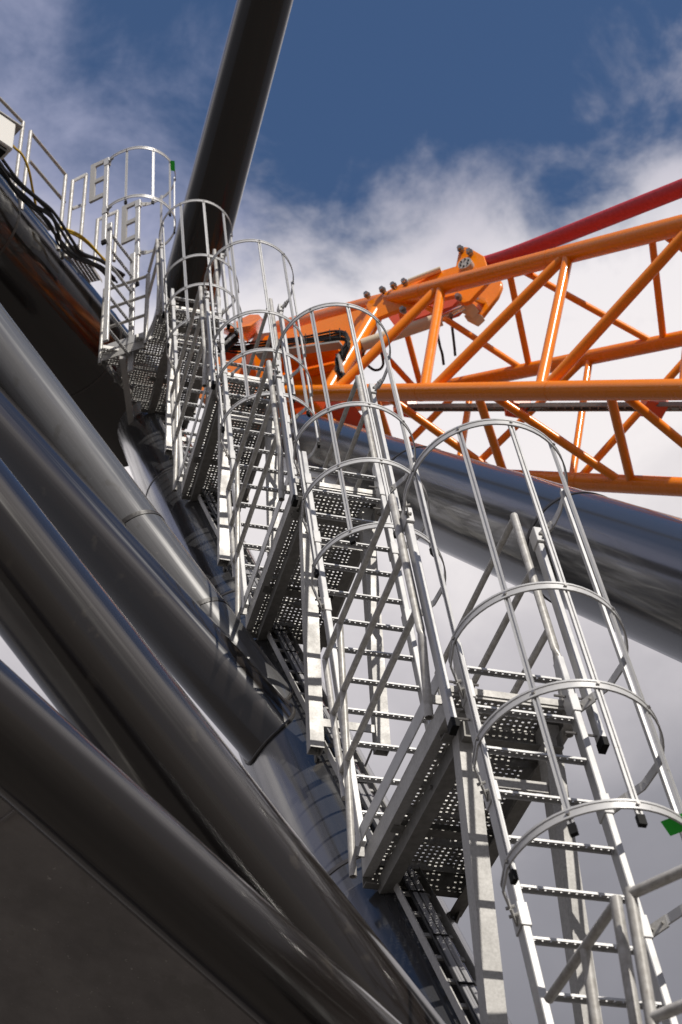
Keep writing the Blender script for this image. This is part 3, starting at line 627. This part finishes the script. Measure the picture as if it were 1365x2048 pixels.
# luffing head with cylinders
jh = empty('luffing_bracket', D['jib_front'][0]); tag(jh, 'orange two-plate bracket with bolts and pins behind the top chord of the boom', 'crane bracket'); OJ = jh.location
MB(OJ).prism(D['jib_front'], nb * .07).build('side_plate', ORANGE, jh, bevel=.008)
MB(OJ).prism(D['jib_back'], nb * .07).build('side_plate', ORANGE, jh, bevel=.008)
MB(OJ).prism(D['jib_body'], nb * .22).build('body_beam', REDOR, jh)
pc = V(D['jib_disc']); dk = MB(OJ).disc(pc - nb * .03, nb, .098, .10, 28).build('pin_flange', GALV, jh)
ux = nb.cross(V((0, 0, 1))).normalized(); uy = ux.cross(nb)
for k in range(6):
    a = math.radians(60 * k + 15); MB(OJ).disc(pc - nb * .085 + (ux * math.cos(a) + uy * math.sin(a)) * .062, nb, .013, .02, 6).build('flange_bolt', BLK, dk)
for p in D['jib_bolts']: MB(OJ).disc(V(p) - nb * .02, nb, .036, .10, 6).disc(V(p) - nb * .02, nb, .048, .02, 16).build('bolt', BOLT, jh)
for a, b in D['pins']: MB(OJ).tube([a, b], .055, 16).build('pin', CHROME, jh)
tc_ = MB(OJ).tube(D['topcyl'], .04, 14).build('hydraulic_pipe', CREAM, jh)
cyl = empty('hydraulic_cylinder', D['cyl'][0]); tag(cyl, 'cream hydraulic cylinder with chrome rod slung under the orange bracket', 'hydraulic cylinder'); OC = cyl.location
c0, c1, c2 = [V(p) for p in D['cyl']]
MB(OC).tube([c0, c1], .085, 24).build('barrel', CREAM, cyl); MB(OC).tube([c1, c2], .045, 16).build('rod', CHROME, cyl)
MB(OC).tube([c1 - (c1 - c0).normalized() * .05, c1 + (c1 - c0).normalized() * .02], .10, 24).build('gland', CREAM, cyl)
MB(OC).prism(D['clevis'], nb * .16).build('clevis', CREAM, cyl, bevel=.01)
MB(OC).prism([V(p) + nb * .22 for p in D['clevis']], nb * .12).build('clevis', CREAM, cyl, bevel=.01)
def smooth(pts, n=6):
    pts = [V(p) for p in pts]; out = []
    for i in range(len(pts) - 1):
        p0, p1, p2, p3 = pts[max(i - 1, 0)], pts[i], pts[i + 1], pts[min(i + 2, len(pts) - 1)]
        for k in range(n):
            t = k / n; out.append(.5 * ((2 * p1) + (p2 - p0) * t + (2 * p0 - 5 * p1 + 4 * p2 - p3) * t * t + (3 * p1 - p0 - 3 * p2 + p3) * t ** 3))
    return out + [pts[-1]]
for i, h in enumerate(D['hoses']):
    o = MB(h[0]).tube(smooth(h), .018, 8).build('hydraulic_hose', CABLE); o.location = h[0]
    tag(o, ['black hose hanging from the cream cylinder behind the boom braces', 'short black hose hanging below the cylinder rod', 'black hose loop under the left end of the cream cylinder'][i], 'hose')
    MB().disc((0, 0, .02), (0, .3, 1), .03, .10, 8).build('hose_fitting', BOLT, o)
pe = MB(D['pend'][0]).tube(smooth(D['pend'], 10), .105, 20).build('pendant_sleeve', RED); pe.location = D['pend'][0]
tag(pe, 'dark red sleeved pendant rising to the right edge above the orange boom', 'pendant')
bc = empty('boom_cables', D['boom_cable'][2]); tag(bc, 'bundle of black and yellow cables curving over the orange boom plate', 'cables'); OBC = bc.location
for i in range(8):
    off = nb * (-.05 - .035 * (i % 2)) + V((0, 0, (i - 3.5) * .021))
    MB(OBC).tube(smooth([V(p) + off + nb * .012 * math.sin(j * 2.1 + i) for j, p in enumerate(D['boom_cable'])]), .014, 8).build('cable', YEL if i == 4 else CABLE, bc)
P = [V(p) for p in D['boom_cable']]
MB(OBC).prism([P[2] - V((0, 0, .17)), P[6] - V((0, 0, .17)), P[6] - V((0, 0, .20)), P[2] - V((0, 0, .20))], -nb * .14).build('cable_shelf', GALV, bc)
q = P[11]; MB(OBC).bar(P[10] - nb * .13 + V((.06, 0, .05)), P[12] - nb * .13 + V((.05, 0, -.02)), .02, .09, nb).build('cable_clip', GALV, bc)
m = MB(OBC)
for p in smooth(P, 2)[::2]: m.bar(p - V((0, 0, .10)) - nb * .105, p + V((0, 0, .10)) - nb * .105, .016, .01)
o = m.build('cable_ties', BLK, bc); o['kind'] = 'stuff'
for i in range(5):
    pts = [V(p) + V((.0, 0, (i - 2) * .06)) for p in D['blackcab']]
    if i == 0: bk = empty('housing_cables', pts[0]); tag(bk, 'black hoses looping beside the red housing behind the third ladder', 'cables')
    MB(bk.location).tube(smooth(pts), .022, 8).build('cable', CABLE if i != 3 else CABG, bk)
# cable tray under the boom
(a0, a1), (b0, b1) = [[V(p) for p in q] for q in D['ctray']]
ct = empty('boom_cable_tray', a0); tag(ct, 'dark wire cable tray slung beneath the lower front chord of the boom', 'cable tray'); OT = ct.location
MB(OT).bar(a0, a1, .02, .05).build('side_rail', DKST, ct); MB(OT).bar(b0, b1, .02, .05).build('side_rail', DKST, ct)
for k in range(38):
    f = (k + .5) / 38; MB(OT).bar(a0 + (a1 - a0) * f, b0 + (b1 - b0) * f, .02, .02).build('tray_rung', DKST, ct)
for i in range(3): MB(OT).tube([a0.lerp(b0, .25 + .25 * i) + V((0, 0, .03)), a1.lerp(b1, .25 + .25 * i) + V((0, 0, .03))], .02, 8).build('cable', CABLE, ct)
for p in D['ctbr']: MB(OT).box(V(p) - V((.16, .12, .10)), V(p) + V((.10, .12, .06))).build('bracket', REDOR, ct, bevel=.01)

# ---------------------------------------------------------------- walkway at upper left
wg = ['railing section at the far left edge carrying the white box', 'two-rail railing section sloping down along the black tube', 'narrow railing frame between the sloping railing and the top ladder', 'small railing behind the top ladder stiles']
for i, key in enumerate(('wg1', 'wg2', 'wg3', 'wg4')):
    w = D[key]; o = empty('walkway_railing', w['posts'][0][1]); tag(o, wg[i], 'railing', 'railings of the upper walkway'); OW = o.location
    for a, b in w['posts']: MB(OW).tube([a, b], .026, 12).build('rail_post', GALV_TUBE, o)
    for a, b in w['rails']: MB(OW).tube([a, b], .023, 12).build('rail', GALV_TUBE, o)
jb = V(D['jbox'][0]); box = MB().box((-.16, -.1, -.27), (.22, .12, .22)).build('junction_box', WHITE, bevel=.015); box.location = jb + V((.10, .05, .17)); box.rotation_euler = (0, 0, .5)
tag(box, 'white metal junction box hung on the railing at the left edge', 'junction box')
MB().box((-.18, -.12, .22), (.30, .14, .235)).build('rain_cover', GALV, box); MB().box((-.12, -.06, -.33), (.16, .08, -.27)).build('gland_plate', BLK, box)
hc = empty('beam_cables', D['cab_a'][0][2]); tag(hc, 'thick bundle of black cables draped along the top of the huge black tube', 'cables')
for i, c in enumerate(D['cab_a'][:6]):
    MB(hc.location).tube(smooth([V(p) + V((.03 * math.sin(i * 3 + j * 1.9), 0, .03 * math.cos(i * 2 + j * 1.3))) for j, p in enumerate(c)]), .021 if i % 2 else .015, 8).build('cable', CABLE, hc)
for i, c in enumerate(D['cab_y'][:3]):
    o = MB(c[0]).tube(smooth(c), .016, 8).build('yellow_cable', YEL); o.location = c[0]
    tag(o, ['yellow cable hanging from the white junction box', 'upper yellow cable by the narrow railing frame', 'lower yellow cable leading to the top ladder'][i], 'cable')
for i, (a, b) in enumerate(D['wdeck']):
    a, b = V(a), V(b); d = b - a; o = empty('walkway_deck', a); tag(o, ['long toothed grating strip along the top of the black tube', 'small dotted grating beside the top ladder'][i], 'grating', 'decks of the upper walkway')
    n = 6 if i == 0 else 3
    yaw = math.atan2(d.y, d.x); pitch = -math.atan2(d.z, math.hypot(d.x, d.y))
    for j in range(n):
        L = d.length / n
        p = inst('grating_plank', plank_mesh(L, .30), o, d / n * j, (0, pitch, yaw))
